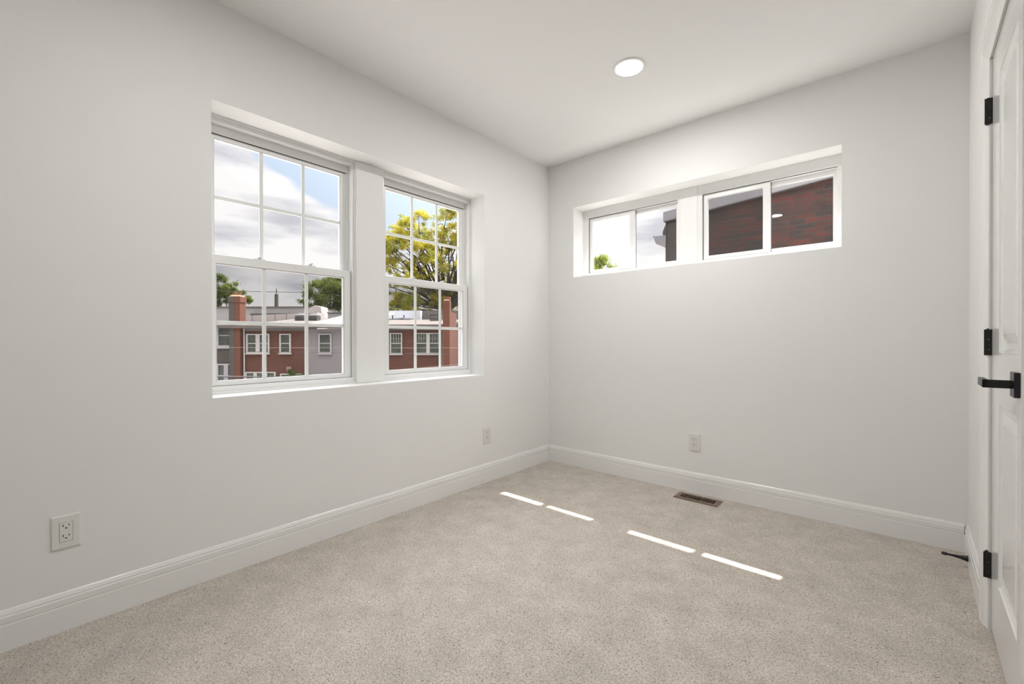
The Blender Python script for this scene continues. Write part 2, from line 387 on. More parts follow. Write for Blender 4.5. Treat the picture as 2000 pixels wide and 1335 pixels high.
# door casing: thick outer edge thinning towards the door, mitred at the head
CP = [(-0.6655, 0.0), (-0.6655, 0.014), (-0.6675, 0.017), (-0.680, 0.017), (-0.684, 0.0145), (-0.690, 0.0150), (-0.708, 0.0115), (-0.7200, 0.0085), (-0.7300, 0.0040), (-0.7345, 0.0010), (-0.7345, 0.0)]
def casing_leg():
    top_in = DTOP + 0.010
    vs_ = []; k = len(CP)
    for y, n in CP: vs_.append((-n, y, 0.0))
    for y, n in CP: vs_.append((-n, y, top_in + (y + 0.7225)))
    return MB().add(vs_, [(i, (i + 1) % k, (i + 1) % k + k, i + k) for i in range(k)] + [tuple(range(k - 1, -1, -1)), tuple(range(k, 2 * k))])
def casing_head():
    top_in = DTOP + 0.010; vs_ = []; k = len(CP)
    for y, n in CP: vs_.append((-n, y, top_in + (y + 0.7225)))
    for y, n in CP: vs_.append((-n, -1.345, top_in + (y + 0.7225)))
    return MB().add(vs_, [(i, (i + 1) % k, (i + 1) % k + k, i + k) for i in range(k)] + [tuple(range(k - 1, -1, -1)), tuple(range(k, 2 * k))])
cs = on_right(empty('trim_4', RW)); struct(cs, 'white moulded casing around the door', 'trim')
casing_leg().build('casing_leg', 'trim_paint', cs); casing_head().build('casing_head', 'trim_paint', cs)
MB().box(0.0, 0.12, JY, JY - 0.012, 0.0, DTOP + 0.002).box(0.0, 0.12, JY, -1.345, DTOP + 0.002, DTOP + 0.014).box(0.045, 0.062, JY - 0.012, JY - 0.024, 0.0, DTOP).build('jamb', 'trim_paint', cs)

# ================================================================== DOOR
door = on_right(empty('door_1', RW)); struct(door, 'white two panel door with black hinges and lever handle', 'door')
FX = 0.007                                 # room-side face of the slab in the wall frame
def door_slab():
    """one slab with two sunk, bevelled panels on the room side"""
    m = MB(); yA, yB, zA, zB = DY0, DY1, 0.010, DTOP
    p0, p1 = -0.900, -1.238                # panel edges
    rows = [(0.215, 0.800), (0.960, 1.850)]
    t = 0.035
    # stiles and rails as a grid of front faces
    ys = [yA, p0, p1, yB]; zs = [zA, rows[0][0], rows[0][1], rows[1][0], rows[1][1], zB]
    V = {}; vs_ = []; fs_ = []
    def v(x, y, z):
        k = (round(x, 5), round(y, 5), round(z, 5))
        if k not in V: V[k] = len(vs_); vs_.append((x, y, z))
        return V[k]
    for i in range(3):
        for j in range(5):
            if i == 1 and j in (1, 3):
                a0, a1, b0, b1 = ys[1], ys[2], zs[j], zs[j + 1]
                steps = [(0.0, 0.0), (0.0035, 0.004), (0.014, 0.009), (0.018, 0.010), (0.030, 0.010), (0.040, 0.0075), (0.058, 0.0030)]
                prev = None
                for off, dep in steps:
                    q = [(a0 - off, b0 + off), (a1 + off, b0 + off), (a1 + off, b1 - off), (a0 - off, b1 - off)]
                    cur = [v(FX + dep, y, z) for y, z in q]
                    if prev:
                        for k in range(4): fs_.append((prev[k], prev[(k + 1) % 4], cur[(k + 1) % 4], cur[k]))
                    prev = cur
                fs_.append(tuple(prev))
            else:
                fs_.append((v(FX, ys[i], zs[j]), v(FX, ys[i + 1], zs[j]), v(FX, ys[i + 1], zs[j + 1]), v(FX, ys[i], zs[j + 1])))
    m.add(vs_, fs_)
    m.box(FX + 0.0115, FX + t, yA, yB, zA, zB)
    for a, b in ((yA, yA - 0.0001), (yB, yB + 0.0001)): m.box(FX, FX + 0.012, a, b, zA, zB)
    m.box(FX, FX + 0.012, yA, yB, zA, zA + 0.0001).box(FX, FX + 0.012, yA, yB, zB - 0.0001, zB)
    return m
door_slab().build('door_panel', 'door_paint', door, fix=True)
for zc in (1.787, 0.992, 0.224):
    h = MB().box(-0.0125, 0.0150, -0.7400, -0.7425, zc - 0.0445, zc + 0.0445)
    h.cyl((-0.0035, -0.7345, zc - 0.0445), (-0.0035, -0.7345, zc + 0.0445), 0.0062, n=18)
    h.box(-0.0035, 0.0030, -0.7345, -0.7405, zc - 0.0445, zc + 0.0445)
    hg = h.build('hinge', 'black_metal', door, bevel=0.0008); hg['label'] = 'black butt hinge'
    sc = MB()
    for dz in (-0.024, 0.010): sc.cyl((-0.0012, -0.7422, zc + dz), (-0.0012, -0.7431, zc + dz), 0.0026, n=10)
    sc.build('screw', 'screw_metal', hg)
    MB().cyl((-0.0035, -0.7345, zc + 0.0445), (-0.0035, -0.7345, zc + 0.0480), 0.0050, 0.0030, n=14).build('pin', 'black_metal', hg)
HY, HZ = -1.248, 0.885
hd = MB().box(FX - 0.011, FX, HY + 0.032, HY - 0.032, HZ - 0.032, HZ + 0.032).build('door_handle', 'black_metal', door, bevel=0.0012); hd['label'] = 'black square lever handle'
MB().box(FX - 0.064, FX - 0.010, HY + 0.0085, HY - 0.0085, HZ - 0.0105, HZ + 0.0105).box(FX - 0.064, FX - 0.052, HY - 0.0085, HY + 0.105, HZ - 0.0105, HZ + 0.0105).build('lever', 'black_metal', hd, bevel=0.001)

# ================================================================== WINDOWS
def sash_lock(x, y, z, parent):
    m = MB().box(x - 0.014, x + 0.012, y - 0.026, y + 0.026, z, z + 0.005).cyl((x, y, z + 0.005), (x, y, z + 0.013), 0.010, 0.009, n=20)
    m.box(x + 0.002, x + 0.024, y - 0.006, y + 0.006, z + 0.009, z + 0.014)
    return m.build('sash_lock', 'sash_vinyl', parent, bevel=0.001)
def double_hung(name, y0, y1, label):
    """vinyl double hung window in the left recess; y0 < y1 are the frame's outer edges"""
    w = empty(name, (0, 0, 0)); struct(w, label, 'window')
    xf = -0.142
    f = MB()
    f.ring((y0, y1, LZ0, LZ1), (y0 + 0.016, y1 - 0.016, 0.793, 1.995), yzx, xf, -0.245)           # box frame
    f.ring((y0 + 0.0, y1 - 0.0, LZ0, LZ1), (y0 + 0.006, y1 - 0.006, 0.770, 2.012), yzx, xf + 0.008, xf)  # inner lip
    f.ring((y0 + 0.016, y1 - 0.016, 0.7925, 1.9955), (y0 + 0.030, y1 - 0.030, 0.7945, 1.958), yzx, -0.186, -0.192)   # parting stop
    f.ring((y0 + 0.016, y1 - 0.016, 0.7925, 1.9955), (y0 + 0.028, y1 - 0.028, 0.7945, 1.950), yzx, -0.232, -0.245)
    f.box(-0.180, -0.1885, y0 + 0.016, y1 - 0.016, 1.9575, 1.9955)
    f.build('window_frame', 'vinyl', w, bevel=0.0015)
    g_ = MB().box(-0.1885, -0.1915, y0 + 0.016, y1 - 0.016, 1.9540, 1.9575)  # dark strips paint the shadow gaps between frame and sashes
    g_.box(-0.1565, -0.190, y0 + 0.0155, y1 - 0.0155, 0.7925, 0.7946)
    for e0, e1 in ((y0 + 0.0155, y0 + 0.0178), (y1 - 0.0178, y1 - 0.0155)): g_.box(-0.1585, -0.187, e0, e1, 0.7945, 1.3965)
    g_.build('shadow_gap_strip', 'gap_shade', w)
    # lower sash (room side), upper sash (outside)
    for nm, x0, x1, za, zb, g0, g1, st in (('lower_sash', -0.156, -0.186, 0.7945, 1.3965, 0.814, 1.356, 0.038), ('upper_sash', -0.192, -0.222, 1.368, 1.9935, 1.400, 1.938, 0.040)):
        a0, a1 = y0 + 0.018, y1 - 0.018
        b0, b1 = a0 + st, a1 - st
        s = MB().ring((a0, a1, za, zb), (b0, b1, g0, g1), yzx, x0, x1)
        s.ring((b0 - 0.001, b1 + 0.001, g0 - 0.001, g1 + 0.001), (b0 + 0.004, b1 - 0.004, g0 + 0.004, g1 - 0.004), yzx, x0 - 0.006, x1 + 0.006)
        so = s.build(nm, 'sash_vinyl', w, bevel=0.0018)
        xm = (x0 + x1) / 2
        MB().box(xm + 0.006, xm + 0.009, b0, b1, g0, g1).build('pane', 'glass', so)
        mt = MB()
        for k in (1, 2):
            yc = b0 + (b1 - b0) * k / 3; mt.box(xm - 0.002, xm + 0.004, yc - 0.009, yc + 0.009, g0, g1)
        zc = (g0 + g1) / 2; mt.box(xm - 0.0022, xm + 0.0042, b0, b1, zc - 0.009, zc + 0.009)
        mt.build('muntin_grid', 'sash_vinyl', so, bevel=0.001)
        if nm == 'lower_sash':
            for k in (0.30, 0.70): sash_lock(-0.172, b0 + (b1 - b0) * k, 1.3965, so)
    sc = MB().box(-0.2335, -0.2342, y0 + 0.03, y1 - 0.03, 0.80, 1.385)
    scr = sc.build('insect_screen', 'insect_mesh', w)
    return w
double_hung('window_1', -2.396, -1.665, 'tall white sash window nearer the viewpoint, red brick row houses behind')
double_hung('window_2', -1.490, -0.762, 'tall white sash window nearer the room corner, golden green tree behind')

def slider(name, x0, x1, screen_right, label):
    """horizontal sliding window in the back recess"""
    w = empty(name, (0, 0, 0)); struct(w, label, 'window')
    f = MB()
    f.ring((x0, x1, BZ0, BZ1), (x0 + 0.032, x1 - 0.020, 1.545, 1.995), xzy, 0.145, 0.158)
    f.ring((x0, x1, BZ0, BZ1), (x0 + 0.036, x1 - 0.024, 1.549, 1.991), xzy, 0.1585, 0.222)
    f.build('window_frame', 'vinyl', w, bevel=0.0015)
    mid = (x0 + x1) / 2 + 0.012
    for nm, a0, a1, ya, yb in (('left_sash', x0 + 0.037, mid + 0.026, 0.160, 0.184), ('right_sash', mid - 0.014, x1 - 0.025, 0.188, 0.212)):
        s = MB().ring((a0, a1, 1.5495, 1.9905), (a0 + 0.026, a1 - 0.040 if nm == 'left_sash' else a1 - 0.018, 1.573, 1.962), xzy, ya, yb)
        so = s.build(nm, 'sash_vinyl', w, bevel=0.0015)
        b1 = a1 - 0.040 if nm == 'left_sash' else a1 - 0.018
        MB().box(a0 + 0.026, b1, ya + 0.010, ya + 0.013, 1.573, 1.962).build('pane', 'glass', so)
    g_ = MB().box(x0 + 0.033, x1 - 0.021, 0.1572, 0.1600, 1.9905, 1.9935).box(mid + 0.0262, mid + 0.0292, 0.1845, 0.1875, 1.5495, 1.9905)  # thin dark strips stand in for shadow lines around the sliding sashes
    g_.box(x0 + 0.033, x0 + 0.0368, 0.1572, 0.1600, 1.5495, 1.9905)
    g_.build('shadow_gap_strip', 'gap_shade', w)
    sx = (mid, x1 - 0.026) if screen_right else (x0 + 0.038, mid)
    MB().box(sx[0], sx[1], 0.2175, 0.2182, 1.552, 1.988).build('insect_screen', 'insect_mesh', w)
    return w
slider('window_3', 0.262, 1.040, True, 'white sliding window on the left of the high pair, mostly sky behind')
slider('window_4', 1.157, 1.950, False, 'white sliding window on the right of the high pair, old brick wall behind')
m = MB().box(BX0, BX0 + 0.0155, 0.146, 0.222, BZ0, BZ1).box(BX1 - 0.010, BX1, 0.146, 0.222, BZ0, BZ1)
struct(m.build('trim_5', 'vinyl'), 'white side fillers of the high window recess', 'trim')

# ================================================================== SMALL THINGS IN THE ROOM
def outlet(name, base, face, label):
    """decorator duplex receptacle; face 'x' looks along +x, 'y' looks along -y; base = bottom centre on the wall"""
    o = empty(name, base, 0.0 if face == 'x' else -PI / 2)
    fr = lambda a, b, d: (d, a, b)
    w2, h = 0.0365, 0.115
    m = MB()
    steps = [(0.0, 0.0), (0.0, 0.0030), (0.0015, 0.0050), (0.0040, 0.0060)]
    ringv = []
    for off, d in steps: ringv.append([(d, a, b) for a, b in ((-w2 + off, off), (w2 - off, off), (w2 - off, h - off), (-w2 + off, h - off))])
    i0 = (-0.0168, 0.0168, 0.0238, 0.0912)
    ringv.append([(0.0060, a, b) for a, b in ((i0[0], i0[2]), (i0[1], i0[2]), (i0[1], i0[3]), (i0[0], i0[3]))])
    ringv.append([(0.0012, a, b) for a, b in ((i0[0], i0[2]), (i0[1], i0[2]), (i0[1], i0[3]), (i0[0], i0[3]))])
    vs_ = [p for r_ in ringv for p in r_]
    fs_ = [(4 * j + k, 4 * j + (k + 1) % 4, 4 * j + 4 + (k + 1) % 4, 4 * j + 4 + k) for j in range(5) for k in range(4)] + [(0, 3, 2, 1), (20, 21, 22, 23)]
    m.add(vs_, fs_).build('cover_plate', 'outlet_plastic', o)
    MB().box(0.0012, 0.0070, -0.0160, 0.0160, 0.0246, 0.0904).build('receptacle', 'outlet_plastic', o, bevel=0.0006)
    for zc in (0.0755, 0.0405):
        m = MB().box(0.0066, 0.0073, -0.0085, -0.0062, zc + 0.0010, zc + 0.0090).box(0.0066, 0.0073, 0.0062, 0.0083, zc + 0.0018, zc + 0.0082)
        m.add([(0.0073, 0.0032 * math.cos(t * PI / 6) * 1.0, zc - 0.0062 + 0.0042 * math.sin(t * PI / 6)) for t in range(7)] +
              [(0.0066, 0.0032 * math.cos(t * PI / 6) * 1.0, zc - 0.0062 + 0.0042 * math.sin(t * PI / 6)) for t in range(7)],
              [tuple(range(7)), tuple(range(13, 6, -1))] + [(k, (k + 1) % 7, (k + 1) % 7 + 7, k + 7) for k in range(7)])
        m.build('socket', 'outlet_slot', o)
    for zc in (0.0110, 0.1040):
        MB().cyl((0.0055, 0, zc), (0.0066, 0, zc), 0.0028, n=14).build('screw', 'outlet_plastic', o)
    tag(o, label, 'outlet', 'wall outlets')
    return o
outlet('wall_outlet', (0.0, -2.832, 0.282), 'x', 'white duplex outlet low on left wall, nearest and largest in view')
outlet('wall_outlet', (0.0, -0.741, 0.272), 'x', 'white duplex outlet on the left wall just past the tall windows')
outlet('wall_outlet', (1.187, 0.0, 0.271), 'y', 'white duplex outlet on the far wall below the high windows')

def floor_register():
    x0, x1, y0, y1 = 1.113, 1.380, -0.185, -0.062
    o = empty('floor_vent', ((x0 + x1) / 2, (y0 + y1) / 2, 0.0))
    tag(o, 'brown metal floor register set in the carpet by the far baseboard', 'vent')
    cx, cy = (x1 - x0) / 2, (y1 - y0) / 2
    ix, iy = cx - 0.030, cy - 0.028
    f = lambda a, b, d: (a, b, d)
    m = MB().ring((-cx, cx, -cy, cy), (-ix, ix, -iy, iy), f, 0.0005, 0.004)
    m.ring((-cx + 0.008, cx - 0.008, -cy + 0.008, cy - 0.008), (-ix, ix, -iy, iy), f, 0.004, 0.0065)
    m.build('flange', 'brown_metal', o, bevel=0.0015)
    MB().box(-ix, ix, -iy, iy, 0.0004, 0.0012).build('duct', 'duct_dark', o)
    n = 16
    for k in range(1, n):
        x = -ix + 2 * ix * k / n
        q = 0.0012
        MB().hexa([(x - q, -iy, 0.001), (x + q, -iy, 0.001), (x + q, iy, 0.001), (x - q, iy, 0.001), (x - q, -iy, 0.006), (x + q, -iy, 0.006), (x + q, iy, 0.006), (x - q, iy, 0.006)]).build('louver', 'brown_metal', o)
    return o
floor_register()

def downlight(x, y, label, lens='lamp_lens'):
    o = empty('recessed_light', (x, y, H - 0.006)); tag(o, label, 'light', 'recessed ceiling lights')
    MB().lathe([(0.061, 0.0055), (0.084, 0.0055), (0.084, 0.0035), (0.0815, 0.0008), (0.076, 0.0), (0.064, 0.0006), (0.061, 0.0028)], (0, 0, 0), n=64).build('trim_ring', 'lamp_trim', o, smooth=True)
    MB().lathe([(0.0612, 0.0052), (0.0612, 0.0026), (0.030, 0.0020), (0.0005, 0.0018)], (0, 0, 0), n=64).build('lens', lens, o, smooth=True)
    return o
downlight(1.119, -0.806, 'round white recessed ceiling light, switched on, above the carpet')
downlight(1.150, -2.470, 'round white recessed ceiling light above the viewpoint, outside the picture', 'dimmed_lens')

def door_stop():
    o = on_right(empty('door_stop', RW)); o.location = Vector(RW) + Matrix.Rotation(RWROT, 3, 'Z') @ Vector((-0.0141, -0.205, 0.042))
    tag(o, 'black door stop screwed to the short baseboard in the far right corner', 'door stop')
    MB().lathe([(0.0135, 0.0), (0.0135, -0.002), (0.0115, -0.007), (0.0070, -0.026), (0.0048, -0.050), (0.0040, -0.066)], (0, 0, 0), n=24, axis='x').build('post', 'black_metal', o, smooth=True)
    MB().lathe([(0.0058, -0.064), (0.0066, -0.066), (0.0064, -0.080), (0.0052, -0.083)], (0, 0, 0), n=20, axis='x').build('rubber_tip', 'black_rubber', o, smooth=True)
door_stop()

# ================================================================== OUTSIDE: street of row houses seen through the left windows
# street frame: u to the right, v away from the viewpoint, rotated by YAW; the houses face the viewpoint
def street(u, v, z=0.0):
    c, s = math.cos(YAW), math.sin(YAW)
    return Vector((CAM.x + u * c - v * s, CAM.y + u * s + v * c, z))
def on_street(name, u, v, z=0.0): return empty(name, street(u, v, z), YAW)
GZ = -3.7
g = MB().box(-140, 140, -40, 160, -0.3, 0.0).build('ground', 'concrete'); g.location = (CAM.x, CAM.y, GZ); g.rotation_euler = (0, 0, YAW)
struct(g, 'street and yards far below the windows', 'ground')
VF = 30.5

def facade_window(parent, u0, u1, z0, z1, mat='house_white', parts=1, frame=0.10, grid=False, sill=True, mull=0.26, blind=0.0):
    """window of a far house on plane y=0 of the parent's frame; parts = lights side by side"""
    m = MB(); m.ring((u0, u1, z0, z1), (u0 + frame, u1 - frame, z0 + frame, z1 - frame * 0.8), xzy, -0.10, 0.0)
    iu0, iu1, iz0, iz1 = u0 + frame, u1 - frame, z0 + frame, z1 - frame * 0.8
    wl = (iu1 - iu0 - mull * (parts - 1)) / parts
    zm = (iz0 + iz1) / 2
    for k in range(parts):
        a = iu0 + k * (wl + mull)
        if k: m.box(a - mull, a, -0.10, 0.0, iz0, iz1)
        m.box(a, a + wl, -0.055, -0.01, zm - 0.03, zm + 0.03)
        if grid:
            for j in (1, 2, 3): m.box(a + wl * j / 4 - 0.009, a + wl * j / 4 + 0.009, -0.045, -0.02, zm, iz1)
            m.box(a, a + wl, -0.044, -0.019, (zm + iz1) / 2 - 0.009, (zm + iz1) / 2 + 0.009)
    if sill: m.box(u0 - 0.05, u1 + 0.05, -0.15, 0.0, z0 - 0.07, z0)
    f = m.build('window', mat, parent)
    for k in range(parts):
        a = iu0 + k * (wl + mull)
        p = MB().box(a, a + wl, -0.022, -0.004, iz0, iz1).build('pane', 'house_glass', f)
        if blind: MB().box(a + 0.02, a + wl - 0.02, -0.032, -0.026, iz1 - (iz1 - iz0) * blind, iz1).build('blind', 'house_blind', f)
    return f

def house(u0, u1, wallmat, roofmat, label, zeave=1.80, zback=2.95, depth=9.0, frieze=None, fascia='roof_tan'):
    o = on_street('row_house', (u0 + u1) / 2, VF, GZ); tag(o, label, 'house')
    hw = (u1 - u0) / 2; e = zeave - GZ; bk = zback - GZ
    MB().box(-hw, hw, 0.0, depth, 0.0, e).build('wall', wallmat, o)
    m = MB().hexa([(-hw, -0.35, e + 0.08), (hw, -0.35, e + 0.08), (hw, depth, bk), (-hw, depth, bk), (-hw, -0.35, e + 0.26), (hw, -0.35, e + 0.26), (hw, depth, bk + 0.12), (-hw, depth, bk + 0.12)])
    m.build('roof', roofmat, o)
    MB().box(-hw, hw, -0.42, -0.30, e + 0.06, e + 0.25).build('gutter', fascia, o)
    if frieze: MB().box(-hw, hw, -0.06, 0.0, e - 0.12, e + 0.08).build('frieze', frieze, o)
    return o, (u0 + u1) / 2
# taupe house, far left
hA, c = house(-29.0, -19.02, 'taupe_brick', 'roof_tan', 'taupe painted brick row house at the left edge of the view', zback=2.5, depth=7.5)
facade_window(hA, -20.62 - c, -19.30 - c, 0.52 - GZ, 2.18 - GZ, 'house_trim_lilac', frame=0.16)
facade_window(hA, -20.62 - c, -19.25 - c, -2.3 - GZ, -0.60 - GZ, 'house_trim_lilac', frame=0.14, parts=2, mull=0.3)
MB().box(-20.9 - c, -19.3 - c, -0.08, 0.0, -0.68 - GZ, -0.60 - GZ).build('lintel', 'house_trim_lilac', hA)
# red house with the paired windows
hB, c = house(-19.02, -14.42, 'red_brick', 'roof_taupe', 'red brick row house with paired white windows and a tall chimney', zback=2.75, depth=7.5, frieze='parapet_grey')
facade_window(hB, -18.53 - c, -16.92 - c, 0.11 - GZ, 1.47 - GZ, parts=2, mull=0.28)
facade_window(hB, -16.21 - c, -15.42 - c, 0.11 - GZ, 1.47 - GZ)
facade_window(hB, -18.60 - c, -16.49 - c, -2.5 - GZ, -1.18 - GZ, parts=3, mull=0.24)
facade_window(hB, -16.17 - c, -14.67 - c, -2.6 - GZ, -1.30 - GZ, parts=2, mull=0.24)
MB().cyl((-18.66 - c, -0.09, 0.0), (-18.66 - c, -0.09, 1.86 - GZ), 0.05, n=10).build('downspout', 'house_white', hB)
MB().box(-15.71 - c, -15.38 - c, -0.12, 0.0, -1.18 - GZ, -0.82 - GZ).build('wall_fixture', 'fixture_pink', hB)
def chimney(parent, c, u0, u1, v0, v1, top, mat, left_mat=None, split=None, lip=0.04):
    """chimney stack standing on the ground against the facade; local y measured from the facade plane"""
    a0, a1, b0, b1 = u0 - c, u1 - c, v0 - VF, v1 - VF
    m = MB().box(a0, a1, b0, b1, 0.0, top - GZ - 0.42); st = m.build('chimney', mat, parent)
    MB().box(a0 - lip, a1 + lip, b0 - lip, b1 + lip, top - GZ - 0.42, top - GZ - 0.02).build('chimney_cap', mat, st)
    if split:
        MB().box(a0 - 0.004, split - c, b0 - 0.012, b0, 0.0, top - GZ - 0.42).build('painted_half', left_mat, st)
        MB().box(a0 - lip - 0.004, split - c, b0 - lip - 0.012, b0 - lip, top - GZ - 0.42, top - GZ - 0.02).build('painted_cap', left_mat, st)
    MB().hexa([(a0, b0, top - GZ - 0.02), (a1, b0, top - GZ - 0.02), (a1, b1, top - GZ - 0.02), (a0, b1, top - GZ - 0.02),
               (a0 + 0.12, b0 + 0.12, top - GZ + 0.10), (a1 - 0.12, b0 + 0.12, top - GZ + 0.10), (a1 - 0.12, b1 - 0.12, top - GZ + 0.10), (a0 + 0.12, b1 - 0.12, top - GZ + 0.10)]).build('mortar_wash', 'mortar_cap', st)
    return st
st = chimney(hB, c, -19.57, -18.82, 30.20, 30.86, 4.08, 'chimney_brick', 'taupe_brick', split=-19.18)
for du in (-0.16, 0.18): MB().cyl((-19.20 + du - c, 0.03, 4.13 - GZ), (-19.20 + du - c, 0.03, 4.36 - GZ), 0.125, 0.115, n=14).build('chimney_pot', 'terracotta', st)
# grey painted house
hC, c = house(-14.42, -10.62, 'grey_brick', 'roof_white', 'pale grey painted brick row house with a white roof', zback=3.35, fascia='shingle_dark')
facade_window(hC, -13.50 - c, -12.58 - c, 0.10 - GZ, 1.48 - GZ, 'house_trim_lilac')
facade_window(hC, -13.95 - c, -12.52 - c, -2.6 - GZ, -1.33 - GZ, 'house_trim_lilac', parts=2, mull=0.24)
# red house on the right
hD, c = house(-10.62, -4.30, 'red_brick', 'roof_tan', 'red brick row house with a tan roof and divided windows, under the big tree', zback=2.70, depth=7.9, frieze='parapet_grey', zeave=1.84)
facade_window(hD, -8.51 - c, -7.66 - c, 0.05 - GZ, 1.52 - GZ, grid=True, frame=0.08)
facade_window(hD, -6.76 - c, -4.94 - c, 0.05 - GZ, 1.52 - GZ, parts=2, mull=0.24, grid=True, frame=0.08)
MB().cyl((-4.82 - c, -0.06, 0.0), (-4.82 - c, -0.06, 1.80 - GZ), 0.028, n=8).build('downspout', 'house_white', hD)
st = chimney(hD, c, -4.73, -4.27, 29.90, 30.62, 3.74, 'chimney_brick', lip=0.008)
MB().box(-4.62 - c, -4.27 - c, -0.50, 0.0, 3.78 - GZ, 4.0 - GZ).build('chimney_pot', 'terracotta', st)
MB().box(-4.62 - c, -4.285 - c, 0.1, 3.2, 0.0, 3.02 - GZ).build('chimney_shoulder', 'chimney_brick', st)
hE, c = house(-1.5, 5.3, 'red_brick', 'roof_tan', 'red brick row house behind the post beside the right chimney', zback=2.75)
facade_window(hE, -0.6 - c, 0.3 - c, 0.05 - GZ, 1.52 - GZ)
facade_window(hE, 2.2 - c, 3.9 - c, 0.05 - GZ, 1.52 - GZ, parts=2)

# roof fittings
def louvre_vent(u, v, z, w, h, label):
    o = on_street('roof_vent', u, v, z); tag(o, label, 'roof vent', 'louvred vents on the row house roofs')
    m = MB().box(-w / 2, w / 2, -w / 2, w / 2, 0, h * 0.62)
    m.hexa([(-w / 2 - 0.05, -w / 2 - 0.05, h * 0.66), (w / 2 + 0.05, -w / 2 - 0.05, h * 0.66), (w / 2 + 0.05, w / 2 + 0.05, h * 0.66), (-w / 2 - 0.05, w / 2 + 0.05, h * 0.66),
            (-0.08, -0.08, h), (0.08, -0.08, h), (0.08, 0.08, h), (-0.08, 0.08, h)]).build('housing', 'vent_metal', o)
    for k in range(4):
        z0 = h * (0.08 + 0.14 * k)
        MB().hexa([(-w / 2 - 0.05, -w / 2 - 0.07, z0), (w / 2 + 0.05, -w / 2 - 0.07, z0), (w / 2 + 0.05, w / 2 + 0.05, z0), (-w / 2 - 0.05, w / 2 + 0.05, z0),
                   (-w / 2, -w / 2, z0 + 0.05), (w / 2, -w / 2, z0 + 0.05), (w / 2, w / 2, z0 + 0.05), (-w / 2, w / 2, z0 + 0.05)]).build('slat', 'parapet_grey', o)
louvre_vent(-17.35, 36.0, 2.64, 0.72, 0.62, 'grey louvred roof vent, left one of the pair on the taupe roof')
louvre_vent(-16.30, 36.0, 2.64, 0.72, 0.60, 'grey louvred roof vent beside the white roof, right of its twin')
o = on_street('roof_hatch', -6.25, 36.0, 2.40); tag(o, 'dark framed box skylight on the tan roof by the right chimney', 'skylight')
MB().box(-0.45, 0.45, -0.4, 0.4, 0, 0.72).build('curb', 'shingle_dark', o); MB().box(-0.36, 0.36, -0.42, -0.395, 0.12, 0.33).box(-0.36, 0.36, -0.42, -0.395, 0.39, 0.62).build('pane', 'parapet_grey', o)
# second row of roofs behind
o = on_street('far_building', -20.6, 38.3, GZ); tag(o, 'low taupe parapet wall just behind the red house with the tall chimney', 'building')
MB().hexa([(-3.6, 0, 0), (3.5, 0, 0), (3.5, 1.6, 0), (-3.6, 1.6, 0), (-3.6, 0, 3.16 - GZ), (3.5, 0, 3.46 - GZ), (3.5, 1.6, 3.46 - GZ), (-3.6, 1.6, 3.16 - GZ)]).build('wall', 'stucco_taupe', o)
for k in range(7): MB().box(-3.2 + k * 1.0, -3.16 + k * 1.0, -0.02, 0.0, 2.0 - GZ, 3.16 + 0.042 * (k + 0.4) - GZ).build('seam', 'parapet_grey', o)
o = on_street('far_building', -27.0, 44.0, GZ); tag(o, 'long grey roof parapet beyond the red brick houses', 'building')
MB().box(-13.0, 6.9, 0.0, 6.0, 0.0, 4.33 - GZ).build('wall', 'stucco_grey', o); MB().box(-13.1, 6.95, -0.1, 6.1, 4.33 - GZ, 4.43 - GZ).build('coping', 'roof_taupe', o)
MB().box(0.8, 5.2, -0.3, 0.0, 3.50 - GZ, 3.72 - GZ).build('ridge_vent', 'shingle_dark', o)
o = on_street('far_building', -18.6, 42.0, GZ); tag(o, 'stepped taupe stucco gable in front of the dark green tree', 'building')
m = MB().add([(x, y, z) for y in (0, 1.6) for x, z in ((-1.3, 0), (0.55, 0), (0.55, 3.2 - GZ), (0.28, 3.75 - GZ), (0.20, 4.25 - GZ), (-0.35, 4.38 - GZ), (-0.75, 4.2 - GZ), (-1.3, 3.75 - GZ))],
             [tuple(range(8)), tuple(range(15, 7, -1))] + [(k, (k + 1) % 8, (k + 1) % 8 + 8, k + 8) for k in range(8)])
m.build('wall', 'stucco_taupe', o)
o = on_street('far_building', -14.4, 41.0, GZ); tag(o, 'dark grey flat roofed building behind the white roof', 'building')
MB().box(-2.9, 0.8, 0.0, 5.0, 0.0, 3.55 - GZ).build('wall', 'stucco_grey', o)
MB().box(-2.95, 0.85, -0.05, 5.05, 3.55 - GZ, 3.65 - GZ).build('coping', 'roof_taupe', o)
o = on_street('far_building', -10.2, 40.0, GZ); tag(o, 'building with draped white roof membrane under the golden tree', 'building')
MB().box(-3.3, 1.55, 1.2, 5.0, 0.0, 3.80 - GZ).build('wall', 'membrane_wall', o)
MB().hexa([(-3.3, -1.4, 2.55 - GZ), (0.6, -1.4, 2.9 - GZ), (0.9, 1.2, 2.95 - GZ), (-3.3, 1.2, 2.7 - GZ), (-3.3, -1.4, 2.62 - GZ), (0.6, -1.4, 3.0 - GZ), (0.9, 1.2, 3.1 - GZ), (-3.3, 1.2, 2.80 - GZ)]).build('membrane', 'membrane_white', o)
for x in (-0.9, 0.15): MB().cyl((x, 0.6, 2.7 - GZ), (x, 0.6, 3.35 - GZ), 0.06, n=8).build('vent_pipe', 'vent_metal', o)
MB().box(-0.2, 0.9, -0.4, 0.4, 2.72 - GZ, 2.95 - GZ).build('hatch', 'shingle_dark', o)
o = on_street('far_building', -7.2, 39.5, GZ); tag(o, 'dark shingled mansard roof left of the right chimney', 'building')
MB().hexa([(-1.35, 0, 0), (2.6, 0, 0), (2.6, 6, 0), (-1.35, 6, 0), (-1.0, 0.4, 3.72 - GZ), (2.4, 0.4, 3.72 - GZ), (2.4, 5.6, 3.72 - GZ), (-1.0, 5.6, 3.72 - GZ)]).build('roof', 'mansard_shingle', o)
